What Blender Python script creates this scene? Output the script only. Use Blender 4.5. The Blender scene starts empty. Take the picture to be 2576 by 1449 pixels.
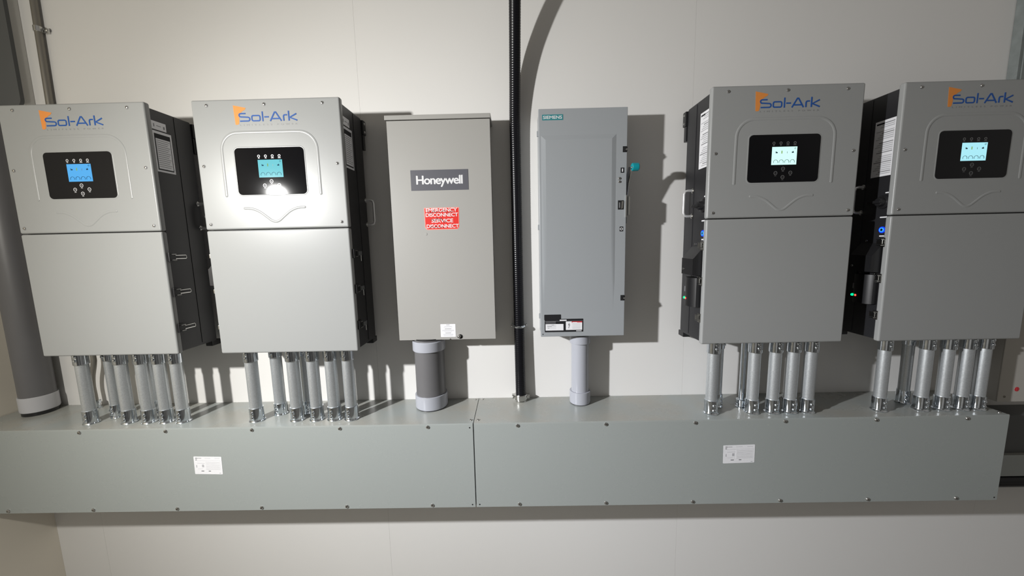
import bpy, bmesh, math, random
from mathutils import Vector, Matrix
random.seed(7)
S = bpy.context.scene
COL = S.collection
R = math.radians

# ------------------------------------------------------------------ camera
cam_d = bpy.data.cameras.new('camera')
cam_d.sensor_fit = 'HORIZONTAL'
cam_d.sensor_width = 36.0
cam_d.lens = 917.69 * 36.0 / 2576.0
cam_d.clip_start = 0.02
cam = bpy.data.objects.new('camera', cam_d)
COL.objects.link(cam)
_r = Vector((0.99973825, 0.00813538, -0.02138341))
_u = Vector((0.02020093, 0.12488277, 0.99196583))
_f = Vector((-0.01074044, 0.99213815, -0.12468574))
M3 = Matrix((_r, _u, -_f)).transposed()
cam.matrix_world = Matrix.Translation((0.15577, -1.38956, 0.61448)) @ M3.to_4x4()
S.camera = cam

# ------------------------------------------------------------------ light
S.view_settings.view_transform = 'Standard'
S.view_settings.look = 'None'
S.view_settings.gamma = 1.0
S.view_settings.use_curve_mapping = False
S.view_settings.exposure = 0.0
W_ = bpy.data.worlds.new('dim_room')
S.world = W_
W_.use_nodes = True
_wt = W_.node_tree
_bg = _wt.nodes['Background']
_tc = _wt.nodes.new('ShaderNodeTexCoord')
_wn = _wt.nodes.new('ShaderNodeTexNoise'); _wn.inputs['Scale'].default_value = 2.2; _wn.inputs['Detail'].default_value = 1.0
_wt.links.new(_tc.outputs['Generated'], _wn.inputs['Vector'])
_wr = _wt.nodes.new('ShaderNodeMapRange')
_wr.inputs[1].default_value = 0.40; _wr.inputs[2].default_value = 0.62
_wr.inputs[3].default_value = 0.05; _wr.inputs[4].default_value = 0.29
_wt.links.new(_wn.outputs['Fac'], _wr.inputs[0])
_wt.links.new(_wr.outputs[0], _bg.inputs[1])
_bg.inputs[0].default_value = (1.0, 0.95, 0.88, 1)
# the hand-held flashlight at the left of the camera
LP = Vector((-1.3225, -1.3512, 0.9480))
ld = bpy.data.lights.new('flashlight', 'POINT')
ld.energy = 49.0
ld.shadow_soft_size = 0.030
ld.use_nodes = True          # beam profile of the torch: strong along its axis, weak to the sides
_nt = ld.node_tree
_em = _nt.nodes['Emission']
_geo = _nt.nodes.new('ShaderNodeNewGeometry')
_dot = _nt.nodes.new('ShaderNodeVectorMath'); _dot.operation = 'DOT_PRODUCT'
AXIS = Vector((6.0, 1.35, -3.574)).normalized()
_dot.inputs[1].default_value = AXIS
_nt.links.new(_geo.outputs['Incoming'], _dot.inputs[0])
_ac = _nt.nodes.new('ShaderNodeMath'); _ac.operation = 'ARCCOSINE'
_nt.links.new(_dot.outputs['Value'], _ac.inputs[0])
_mr = _nt.nodes.new('ShaderNodeMapRange'); _mr.inputs[1].default_value = 0.0; _mr.inputs[2].default_value = math.pi
_nt.links.new(_ac.outputs[0], _mr.inputs[0])
_cr = _nt.nodes.new('ShaderNodeFloatCurve')
_nt.links.new(_mr.outputs[0], _cr.inputs[1])
_cv = _cr.mapping.curves[0]
_pr = [(0, 8.3), (10, 7.9), (20, 6.95), (30, 5.35), (40, 4.3), (50, 3.25), (60, 2.25), (70, 1.4), (80, 0.82), (90, 0.62), (110, 0.5), (180, 0.4)]
_cv.points[0].location = (0.0, 0.83); _cv.points[1].location = (1.0, 0.03)
for _a, _v in _pr[1:-1]: _cv.points.new(_a/180.0, _v/10.0)
_cr.mapping.update()
_mu = _nt.nodes.new('ShaderNodeMath'); _mu.operation = 'MULTIPLY'; _mu.inputs[1].default_value = 10.0
_nt.links.new(_cr.outputs[0], _mu.inputs[0])
_nt.links.new(_mu.outputs[0], _em.inputs['Strength'])
_rmp = _nt.nodes.new('ShaderNodeValToRGB')
_rmp.color_ramp.elements[0].position = 0.10; _rmp.color_ramp.elements[0].color = (0.955, 0.97, 1.0, 1)
_rmp.color_ramp.elements[1].position = 0.50; _rmp.color_ramp.elements[1].color = (1.0, 0.96, 0.86, 1)
_nt.links.new(_mr.outputs[0], _rmp.inputs[0])
_nt.links.new(_rmp.outputs['Color'], _em.inputs['Color'])
lo = bpy.data.objects.new('flashlight', ld)
COL.objects.link(lo)
lo.location = LP

# ------------------------------------------------------------------ materials
def nodes(name):
    m = bpy.data.materials.new(name)
    m.use_nodes = True
    nt = m.node_tree
    return m, nt, nt.nodes['Principled BSDF']

def mat(name, c, rough=0.5, metal=0.0, spec=0.5, noise=0.0, nscale=30, bump=0.0, bscale=400, coat=0.0):
    m, nt, b = nodes(name)
    b.inputs['Base Color'].default_value = (*c, 1)
    b.inputs['Roughness'].default_value = rough
    b.inputs['Metallic'].default_value = metal
    b.inputs['Specular IOR Level'].default_value = spec
    b.inputs['Coat Weight'].default_value = coat
    b.inputs['Coat Roughness'].default_value = 0.05
    tc = nt.nodes.new('ShaderNodeTexCoord')
    if noise > 0:
        n = nt.nodes.new('ShaderNodeTexNoise')
        n.inputs['Scale'].default_value = nscale
        n.inputs['Detail'].default_value = 5
        nt.links.new(tc.outputs['Object'], n.inputs['Vector'])
        mx = nt.nodes.new('ShaderNodeMix'); mx.data_type = 'RGBA'
        mx.inputs[6].default_value = tuple(max(0, x * (1 - noise)) for x in c) + (1,)
        mx.inputs[7].default_value = tuple(min(1, x * (1 + noise)) for x in c) + (1,)
        nt.links.new(n.outputs['Fac'], mx.inputs[0])
        nt.links.new(mx.outputs[2], b.inputs['Base Color'])
    if bump > 0:
        n2 = nt.nodes.new('ShaderNodeTexNoise')
        n2.inputs['Scale'].default_value = bscale
        nt.links.new(tc.outputs['Object'], n2.inputs['Vector'])
        bp = nt.nodes.new('ShaderNodeBump')
        bp.inputs['Strength'].default_value = bump
        bp.inputs['Distance'].default_value = 0.001
        nt.links.new(n2.outputs['Fac'], bp.inputs['Height'])
        nt.links.new(bp.outputs['Normal'], b.inputs['Normal'])
    return m

def emis(name, c, s):
    m, nt, b = nodes(name)
    b.inputs['Base Color'].default_value = (0.01, 0.01, 0.01, 1)
    b.inputs['Roughness'].default_value = 0.08
    b.inputs['Specular IOR Level'].default_value = 0.3
    b.inputs['Emission Color'].default_value = (*c, 1)
    b.inputs['Emission Strength'].default_value = s
    return m

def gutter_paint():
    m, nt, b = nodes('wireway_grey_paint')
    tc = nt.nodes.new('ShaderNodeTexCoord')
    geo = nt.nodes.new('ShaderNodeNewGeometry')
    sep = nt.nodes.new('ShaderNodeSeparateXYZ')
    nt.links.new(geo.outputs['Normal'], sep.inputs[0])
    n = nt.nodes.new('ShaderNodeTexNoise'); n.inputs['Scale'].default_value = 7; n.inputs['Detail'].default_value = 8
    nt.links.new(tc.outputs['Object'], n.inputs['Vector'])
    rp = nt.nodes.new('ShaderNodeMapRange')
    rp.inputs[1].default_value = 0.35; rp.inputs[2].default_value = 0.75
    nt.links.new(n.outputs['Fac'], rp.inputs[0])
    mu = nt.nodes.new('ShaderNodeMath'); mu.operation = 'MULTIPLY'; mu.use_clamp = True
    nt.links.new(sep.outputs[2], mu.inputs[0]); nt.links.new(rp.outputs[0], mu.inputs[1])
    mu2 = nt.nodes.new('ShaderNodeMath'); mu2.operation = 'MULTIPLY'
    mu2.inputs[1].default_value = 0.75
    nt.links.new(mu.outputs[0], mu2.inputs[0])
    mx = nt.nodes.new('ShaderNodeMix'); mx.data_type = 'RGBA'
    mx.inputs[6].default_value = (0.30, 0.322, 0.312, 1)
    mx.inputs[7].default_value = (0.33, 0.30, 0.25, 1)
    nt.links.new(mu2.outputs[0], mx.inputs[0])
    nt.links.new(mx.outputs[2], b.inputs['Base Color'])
    r = nt.nodes.new('ShaderNodeMapRange')
    r.inputs[3].default_value = 0.2; r.inputs[4].default_value = 0.34
    nt.links.new(n.outputs['Fac'], r.inputs[0])
    nt.links.new(r.outputs[0], b.inputs['Roughness'])
    b.inputs['Specular IOR Level'].default_value = 0.6
    return m

def zinc(name, c, rough, metal, scale=60):
    m, nt, b = nodes(name)
    tc = nt.nodes.new('ShaderNodeTexCoord')
    v = nt.nodes.new('ShaderNodeTexNoise'); v.inputs['Scale'].default_value = scale * 2.5; v.inputs['Detail'].default_value = 3
    nt.links.new(tc.outputs['Object'], v.inputs['Vector'])
    mx = nt.nodes.new('ShaderNodeMix'); mx.data_type = 'RGBA'
    mx.inputs[6].default_value = tuple(x * 0.82 for x in c) + (1,)
    mx.inputs[7].default_value = tuple(min(1, x * 1.2) for x in c) + (1,)
    nt.links.new(v.outputs['Fac'], mx.inputs[0])
    nt.links.new(mx.outputs[2], b.inputs['Base Color'])
    b.inputs['Metallic'].default_value = metal
    rr = nt.nodes.new('ShaderNodeMapRange')
    rr.inputs[3].default_value = rough * 0.8; rr.inputs[4].default_value = rough * 1.2
    nt.links.new(v.outputs['Fac'], rr.inputs[0])
    nt.links.new(rr.outputs[0], b.inputs['Roughness'])
    return m

M = dict(
    wall=mat('white_wall_board', (0.70, 0.69, 0.672), 0.45, noise=0.015, nscale=3, bump=0.05, bscale=150),
    leftwall=mat('side_wall_paint', (0.74, 0.69, 0.60), 0.6, noise=0.03, nscale=4),
    floor=mat('concrete_floor', (0.22, 0.21, 0.19), 0.7, noise=0.2, nscale=6),
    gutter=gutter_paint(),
    cover=mat('light_grey_powder_coat', (0.286, 0.291, 0.287), 0.315, spec=0.30, noise=0.01, nscale=5, bump=0.08, bscale=900),
    black=mat('black_powder_coat', (0.016, 0.016, 0.018), 0.42, bump=0.1, bscale=700),
    blk2=mat('black_plastic', (0.012, 0.012, 0.013), 0.35),
    glass=mat('black_gloss_panel', (0.004, 0.004, 0.005), 0.055, spec=0.2),
    orange=mat('orange_print', (0.66, 0.24, 0.055), 0.45, spec=0.2),
    blue=mat('blue_print', (0.02, 0.08, 0.29), 0.45, spec=0.2),
    greyprint=mat('grey_print', (0.2, 0.2, 0.2), 0.5),
    beige=mat('warm_grey_enclosure_paint', (0.322, 0.315, 0.298), 0.42, bump=0.06, bscale=500),
    sgrey=mat('blue_grey_enclosure_paint', (0.292, 0.308, 0.322), 0.33, bump=0.04, bscale=500),
    nameplate=mat('dark_slate_plate', (0.09, 0.09, 0.105), 0.4),
    white=mat('white_print', (0.66, 0.66, 0.67), 0.45),
    paper=mat('white_sticker', (0.74, 0.74, 0.76), 0.45),
    ink=mat('sticker_ink', (0.014, 0.014, 0.016), 0.5, spec=0.25),
    palei=mat('pale_sticker_ink', (0.42, 0.42, 0.44), 0.5),
    midi=mat('grey_sticker_ink', (0.2, 0.2, 0.21), 0.5),
    cream=mat('pale_box_paint', (0.42, 0.40, 0.365), 0.5),
    red=mat('red_sticker', (0.62, 0.022, 0.016), 0.45, spec=0.3),
    pink=mat('faded_red_edge', (0.85, 0.3, 0.25), 0.4),
    teal=mat('teal_plastic', (0.0, 0.25, 0.3), 0.4),
    tealplate=mat('teal_plate', (0.03, 0.20, 0.22), 0.4),
    redink=mat('dark_red_print', (0.5, 0.03, 0.04), 0.4),
    pvc=mat('grey_pvc', (0.36, 0.37, 0.41), 0.3),
    pvcd=mat('dark_grey_pvc', (0.125, 0.123, 0.127), 0.40, noise=0.05, nscale=20),
    pvcl=mat('pale_grey_pvc', (0.46, 0.46, 0.48), 0.35),
    zinc=zinc('galvanised_steel', (0.56, 0.585, 0.60), 0.38, 0.75, 110),
    chrome=zinc('bright_zinc', (0.66, 0.70, 0.74), 0.13, 1.0, 25),
    handle=mat('polished_handle_metal', (0.8, 0.8, 0.8), 0.3, metal=0.6),
    steel=mat('stainless_steel', (0.6, 0.6, 0.58), 0.22, metal=1.0),
    emt=mat('tarnished_steel_tube', (0.24, 0.225, 0.195), 0.40, metal=0.6),
    screw=mat('screw_steel', (0.55, 0.54, 0.52), 0.22, metal=1.0),
    flex=mat('black_flexible_jacket', (0.005, 0.005, 0.007), 0.30, spec=0.28),
    backbox=mat('pale_box_side_paint', (0.52, 0.51, 0.48), 0.5),
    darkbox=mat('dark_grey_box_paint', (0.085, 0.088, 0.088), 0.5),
    mottle=mat('mottled_grey_steel', (0.19, 0.21, 0.205), 0.6, noise=0.35, nscale=28),
    hole=mat('dark_hole', (0.004, 0.004, 0.004), 0.8),
    ltred=emis('red_led', (1.0, 0.03, 0.02), 6),
    ltgreen=emis('green_led', (0.0, 0.9, 0.25), 2.0),
    ltblue=emis('blue_led_ring', (0.0, 0.03, 1.0), 1.6),
    ltcyan=emis('cyan_led_ring', (0.03, 0.33, 1.0), 1.3),
    lcdink=mat('screen_ink', (0.004, 0.03, 0.06), 0.08, spec=0.2),
    lcdyel=emis('screen_yellow_green', (0.25, 0.45, 0.12), 0.9),
    icon=mat('printed_icon', (0.55, 0.55, 0.57), 0.4),
    icondim=mat('printed_icon_dim', (0.12, 0.12, 0.12), 0.5),
)

# ------------------------------------------------------------------ helpers
class MB:
    """collects shapes, then links them as ONE mesh object"""
    def __init__(s):
        s.bm = bmesh.new(); s.m = []
    def _mi(s, m):
        if m not in s.m: s.m.append(m)
        return s.m.index(m)
    def faces(s, vs, fs, m):
        mi = s._mi(m)
        bv = [s.bm.verts.new(v) for v in vs]
        out = []
        for f in fs:
            try:
                fc = s.bm.faces.new([bv[i] for i in f]); fc.material_index = mi; out.append(fc)
            except ValueError: pass
        return bv, out
    def box(s, x0, x1, y0, y1, z0, z1, m, bev=0.0, seg=2, which=None):
        if x0 > x1: x0, x1 = x1, x0
        if y0 > y1: y0, y1 = y1, y0
        if z0 > z1: z0, z1 = z1, z0
        vs = [(x0,y0,z0),(x1,y0,z0),(x1,y1,z0),(x0,y1,z0),(x0,y0,z1),(x1,y0,z1),(x1,y1,z1),(x0,y1,z1)]
        fs = [(0,3,2,1),(4,5,6,7),(0,1,5,4),(1,2,6,5),(2,3,7,6),(3,0,4,7)]
        bv, bf = s.faces(vs, fs, m)
        if bev > 0:
            es = set(e for v in bv for e in v.link_edges)
            if which: es = [e for e in es if which(e)]
            bmesh.ops.bevel(s.bm, geom=list(es), offset=bev, segments=seg, profile=0.5, affect='EDGES', material=s._mi(m))
        return s
    def cyl(s, p0, p1, r, m, n=28, r1=None, caps=True):
        p0, p1 = Vector(p0), Vector(p1); r1 = r if r1 is None else r1
        a = (p1 - p0).normalized()
        q = a.to_track_quat('Z', 'Y')
        vs = []
        for p, rr in ((p0, r), (p1, r1)):
            for i in range(n):
                t = 2 * math.pi * i / n
                vs.append(p + q @ Vector((rr * math.cos(t), rr * math.sin(t), 0)))
        fs = [(i, (i + 1) % n, n + (i + 1) % n, n + i) for i in range(n)]
        if caps: fs += [tuple(range(n))[::-1], tuple(range(n, 2 * n))]
        s.faces(vs, fs, m); return s
    def lathe(s, c, axis, prof, m, n=24, close=True):
        """prof: list of (r, h) along axis"""
        c = Vector(c); q = Vector(axis).normalized().to_track_quat('Z', 'Y')
        vs = []
        for r, h in prof:
            for i in range(n):
                t = 2 * math.pi * i / n
                vs.append(c + q @ Vector((r * math.cos(t), r * math.sin(t), h)))
        fs = []
        for k in range(len(prof) - 1):
            for i in range(n):
                fs.append((k*n+i, k*n+(i+1) % n, (k+1)*n+(i+1) % n, (k+1)*n+i))
        if close:
            fs.append(tuple(range(n))[::-1]); fs.append(tuple(range((len(prof)-1)*n, len(prof)*n)))
        s.faces(vs, fs, m); return s
    def prism(s, poly, ax, a0, a1, m, bev=0.0):
        """poly in the two other axes; ax = 'x','y','z' extrusion axis"""
        def P(u, v, a):
            return {'x': (a, u, v), 'y': (u, a, v), 'z': (u, v, a)}[ax]
        n = len(poly)
        vs = [P(u, v, a0) for u, v in poly] + [P(u, v, a1) for u, v in poly]
        fs = [tuple(range(n)), tuple(range(n, 2*n))[::-1]] + [(i, n+i, n+(i+1) % n, (i+1) % n) for i in range(n)]
        bv, bf = s.faces(vs, fs, m)
        bmesh.ops.recalc_face_normals(s.bm, faces=bf)
        return s
    def tube(s, path, r, m, n=12, caps=True, flat=None, rads=None):
        """flat=(axisvec, factor): squash along an axis about the path"""
        P = [Vector(p) for p in path]; N = len(P)
        T = [(P[min(i+1, N-1)] - P[max(i-1, 0)]).normalized() for i in range(N)]
        up = Vector((0.3, 1, 0.2)).normalized()
        vs = []
        x = T[0].cross(up).normalized()
        for i in range(N):
            x = (x - T[i] * x.dot(T[i])).normalized()
            y = T[i].cross(x)
            rr = rads[i] if rads else r
            for k in range(n):
                t = 2*math.pi*k/n
                o = x * math.cos(t) * rr + y * math.sin(t) * rr
                if flat:
                    av = Vector(flat[0]); o = o - av * o.dot(av) * (1 - flat[1])
                vs.append(P[i] + o)
        fs = []
        for i in range(N-1):
            for k in range(n):
                fs.append((i*n+k, i*n+(k+1) % n, (i+1)*n+(k+1) % n, (i+1)*n+k))
        if caps: fs += [tuple(range(n))[::-1], tuple(range((N-1)*n, N*n))]
        s.faces(vs, fs, m); return s
    def stroke(s, pts, w, y, t, m):
        """flat stroke polyline in the xz plane facing -y"""
        s.k = getattr(s, 'k', 0)+1
        t = t+0.00004*(s.k % 12)
        P = [Vector((a, b)) for a, b in pts]; N = len(P)
        L, Rr = [], []
        for i in range(N):
            d0 = (P[i]-P[i-1]).normalized() if i else (P[1]-P[0]).normalized()
            d1 = (P[i+1]-P[i]).normalized() if i < N-1 else d0
            t_ = (d0+d1)
            if t_.length < 1e-6: t_ = d0
            t_.normalize(); nn = Vector((-t_.y, t_.x))
            k = 1/max(0.5, nn.dot(Vector((-d0.y, d0.x))))
            L.append(P[i]+nn*w/2*k); Rr.append(P[i]-nn*w/2*k)
        vs = [(p.x, y-t, p.y) for p in L]+[(p.x, y-t, p.y) for p in Rr]+[(p.x, y, p.y) for p in L]+[(p.x, y, p.y) for p in Rr]
        fs = []
        for i in range(N-1):
            fs += [(i, i+1, N+i+1, N+i), (i, 2*N+i, 2*N+i+1, i+1), (N+i, N+i+1, 3*N+i+1, 3*N+i)]
        fs += [(0, N, 3*N, 2*N), (N-1, 3*N-1, 4*N-1, 2*N-1)]
        bv, bf = s.faces(vs, fs, m)
        return s
    def text(s, body, x0, x1, z0, z1, y, m, bold=0.0, t=0.00015, space=1.0, fat=0.0):
        if fat > 0:
            for k, (dx, dz) in enumerate(((-fat, 0), (fat, 0), (0, fat*0.7), (0, -fat*0.7))):
                s.text(body, x0+fat+dx, x1-fat+dx, z0+fat+dz, z1-fat+dz, y, m, 0.0, t+0.00004*(k+1), space)
        cu = bpy.data.curves.new('t', 'FONT'); cu.body = body; cu.offset = bold; cu.space_character = space
        cu.resolution_u = 4
        ob = bpy.data.objects.new('t', cu); COL.objects.link(ob)
        dg = bpy.context.evaluated_depsgraph_get(); dg.update()
        me = bpy.data.meshes.new_from_object(ob.evaluated_get(dg))
        bpy.data.objects.remove(ob); bpy.data.curves.remove(cu)
        xs = [v.co.x for v in me.vertices]; ys = [v.co.y for v in me.vertices]
        ax, bx, ay, by = min(xs), max(xs), min(ys), max(ys)
        vs = [(x0+(v.co.x-ax)/(bx-ax)*(x1-x0), y-t, z0+(v.co.y-ay)/(by-ay)*(z1-z0)) for v in me.vertices]
        fs = [tuple(p.vertices) for p in me.polygons]
        bv, bf = s.faces(vs, fs, m)
        s.flat = True
        for f in bf:
            f.normal_update()
            if f.normal.y > 0: f.normal_flip()
        bpy.data.meshes.remove(me)
        return s
    def build(s, name, parent=None, smooth=35, at=None):
        me = bpy.data.meshes.new(name)
        s.bm.normal_update()
        s.bm.to_mesh(me); s.bm.free()
        for m in s.m: me.materials.append(m)
        if smooth and len(me.polygons) and not getattr(s, 'flat', False):
            me.shade_smooth(); me.set_sharp_from_angle(angle=R(smooth))
        o = bpy.data.objects.new(name, me); COL.objects.link(o)
        if smooth:
            w_ = o.modifiers.new('weighted_normals', 'WEIGHTED_NORMAL'); w_.keep_sharp = True; w_.weight = 90
        if parent: o.parent = parent
        if at: o.location = at
        return o

def thing(name, label, cat, loc, group=None):
    o = bpy.data.objects.new(name, None); COL.objects.link(o)
    o.empty_display_size = 0.05; o.location = loc
    o['label'] = label; o['category'] = cat
    if group: o['group'] = group
    return o

def struct(o):
    o['kind'] = 'structure'; return o

def arc(cx, cz, r, a0, a1, n=8):
    return [(cx + r*math.cos(R(a0+(a1-a0)*i/n)), cz + r*math.sin(R(a0+(a1-a0)*i/n))) for i in range(n+1)]

def rrect(x0, x1, z0, z1, r, n=6):
    return arc(x1-r, z1-r, r, 0, 90, n) + arc(x0+r, z1-r, r, 90, 180, n) + arc(x0+r, z0+r, r, 180, 270, n) + arc(x1-r, z0+r, r, 270, 360, n)

def spline(pts, k=8):
    out = []
    P = [Vector(p) for p in pts]
    for i in range(len(P)-1):
        p0 = P[max(i-1, 0)]; p1 = P[i]; p2 = P[i+1]; p3 = P[min(i+2, len(P)-1)]
        for j in range(k):
            t = j/k
            out.append(0.5*((2*p1)+(-p0+p2)*t+(2*p0-5*p1+4*p2-p3)*t*t+(-p0+3*p1-3*p2+p3)*t*t*t))
    out.append(P[-1])
    return out

def dome(mb, c, axis, r, m, h=None, slot=True):
    """pan head screw with a dark recess"""
    h = h or r*0.7
    mb.lathe(c, axis, [(r, 0), (r, h*0.35), (r*0.85, h*0.75), (r*0.45, h), (r*0.01, h*1.03)], m, n=16)
    if slot:
        a = Vector(axis).normalized()
        mb.lathe(Vector(c)+a*h*0.98, axis, [(r*0.3, 0), (r*0.28, r*0.1)], M['hole'], n=6)

def copy_tree(o, parent=None):
    c = o.copy(); COL.objects.link(c)
    if parent: c.parent = parent
    for ch in list(o.children): copy_tree(ch, c)
    return c

# ------------------------------------------------------------------ measures
DG, HG = 0.2079, 0.3126          # wireway depth and height
DI, ZB, HI, HS, WI = 0.2079, 0.2625, 0.8073, 0.4096, 0.463
XL = -1.807

# ------------------------------------------------------------------ room
b = MB()
edges = [XL, -1.610, -0.397, 0.805, 2.02, 3.3]
for a, c in zip(edges[:-1], edges[1:]):
    b.box(a+0.0002, c-0.0002, 0, 0.012, -1.0, 2.6, M['wall'])
b.box(XL, 3.3, 0.0015, 0.10, -1.0, 2.6, M['wall'])
struct(b.build('wall_back', smooth=0))
b = MB(); b.box(XL-0.1, XL, -3.0, 0.10, -1.0, 2.6, M['leftwall']); struct(b.build('wall_left', smooth=0))
b = MB(); b.box(XL-0.1, 3.3, -3.0, 0.10, -1.05, -1.0, M['floor']); struct(b.build('floor', smooth=0))

# ------------------------------------------------------------------ wireway
def wireway(x0, x1, label, screws_top, screws_bot, lbl, holes, scratch):
    t = thing('wireway', label, 'wireway', (x0, 0, -HG), 'grey wireway sections joined end to end')
    w = x1-x0
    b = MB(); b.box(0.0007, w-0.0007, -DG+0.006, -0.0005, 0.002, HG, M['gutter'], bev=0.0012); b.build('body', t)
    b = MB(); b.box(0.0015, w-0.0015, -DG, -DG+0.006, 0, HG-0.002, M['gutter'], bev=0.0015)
    # fold of the cover over the top edge
    b.box(0.0015, w-0.0015, -DG+0.0008, -DG+0.006, HG-0.003, HG+0.0008, M['gutter'], bev=0.0008)
    for hx, hz in holes:
        b.lathe((hx-x0, -DG+0.0002, hz+HG), (0, -1, 0), [(0.0028, 0), (0.0026, 0.0004)], M['hole'], n=12)
    b.build('cover', t)
    for sx, sz in screws_top+screws_bot:
        b = MB(); dome(b, (sx-x0, -DG, sz+HG), (0, -1, 0), 0.0062, M['screw'], 0.004)
        b.build('cover_screw', t)
    for sx, sy in scratch:
        b = MB(); dome(b, (sx-x0, sy, HG), (0, 0, 1), 0.0045, M['screw'], 0.0035)
        b.build('top_screw', t)
    # rating label
    lx0, lz1, lx1, lz0, tilt = lbl
    w2, h2 = (lx1-lx0), (lz1-lz0)
    b = MB(); y = -0.0002
    b.prism(rrect(0, w2, 0, h2, 0.002), 'y', y-0.0004, 0, M['paper'])
    yy = y-0.0004
    def rec(a, c, d, e, m): b.box(a*w2, c*w2, yy-0.0002, yy, d*h2, e*h2, m)
    rec(.06, .12, .895, .925, M['ink']); rec(.12, .28, .90, .92, M['midi']); rec(.4, .6, .90, .915, M['palei']); rec(.75, .93, .9, .915, M['palei'])
    rec(.06, .11, .80, .83, M['ink']); rec(.12, .95, .765, .775, M['palei']); rec(.4, .94, .25, .76, M['paper'])
    for k in range(6): rec(.42, .92, .28+.08*k, .287+.08*k, M['palei'])
    rec(.28, .35, .40, .55, M['palei']); rec(.07, .10, .38, .52, M['palei']); rec(.12, .3, .3, .31, M['palei']); rec(.12, .38, .62, .635, M['palei'])
    rec(.24, .34, .165, .195, M['ink']); rec(.5, .58, .165, .195, M['ink']); rec(.88, .94, .06, .075, M['midi'])
    o = b.build('rating_label', t); o.location = (lx0-x0, -DG, lz0+HG); o.rotation_euler = (0, R(tilt), 0)
    o['label'] = 'white rectangular label with fine print'
    return t

wireway(XL+0.002, 0.0, 'long grey steel wireway section under the two left inverters, with square label near its middle',
        [(-1.6735, -.0095), (-1.3694, -.0095), (-1.0666, -.0095), (-.7654, -.0095), (-.4603, -.0095), (-.1568, -.0095)],
        [(-1.6762, -.302), (-1.3677, -.302), (-1.065, -.302), (-.7622, -.302), (-.4582, -.302), (-.1545, -.302)],
        (-0.984, -0.1045, -0.886, -0.1700, 1.6), [(-0.0127, -0.0145), (-0.0127, -0.302)],
        [(-.0105, -.1835), (-.0133, -.0145)])
wireway(0.0, 1.8165, 'grey steel wireway section with visible right end, under the two right inverters',
        [(.1519, -.0095), (.4536, -.0095), (.7577, -.0095), (1.0617, -.0095), (1.3682, -.0095), (1.6729, -.0095)],
        [(.1532, -.302), (.4567, -.302), (.7601, -.302), (1.0646, -.302), (1.3677, -.302), (1.6717, -.302)],
        (0.8592, -0.0940, 0.9665, -0.1600, -1.2), [(0.0127, -0.302), (1.8042, -0.302)],
        [(.0147, -.1837), (.0148, -.0125), (1.800, -.1905)])

# ------------------------------------------------------------------ inverter
def side_quad(b, x, sgn, y0, y1, z0, z1, m, t):
    b.box(x, x+sgn*t, y0, y1, z0, z1, m)

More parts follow.
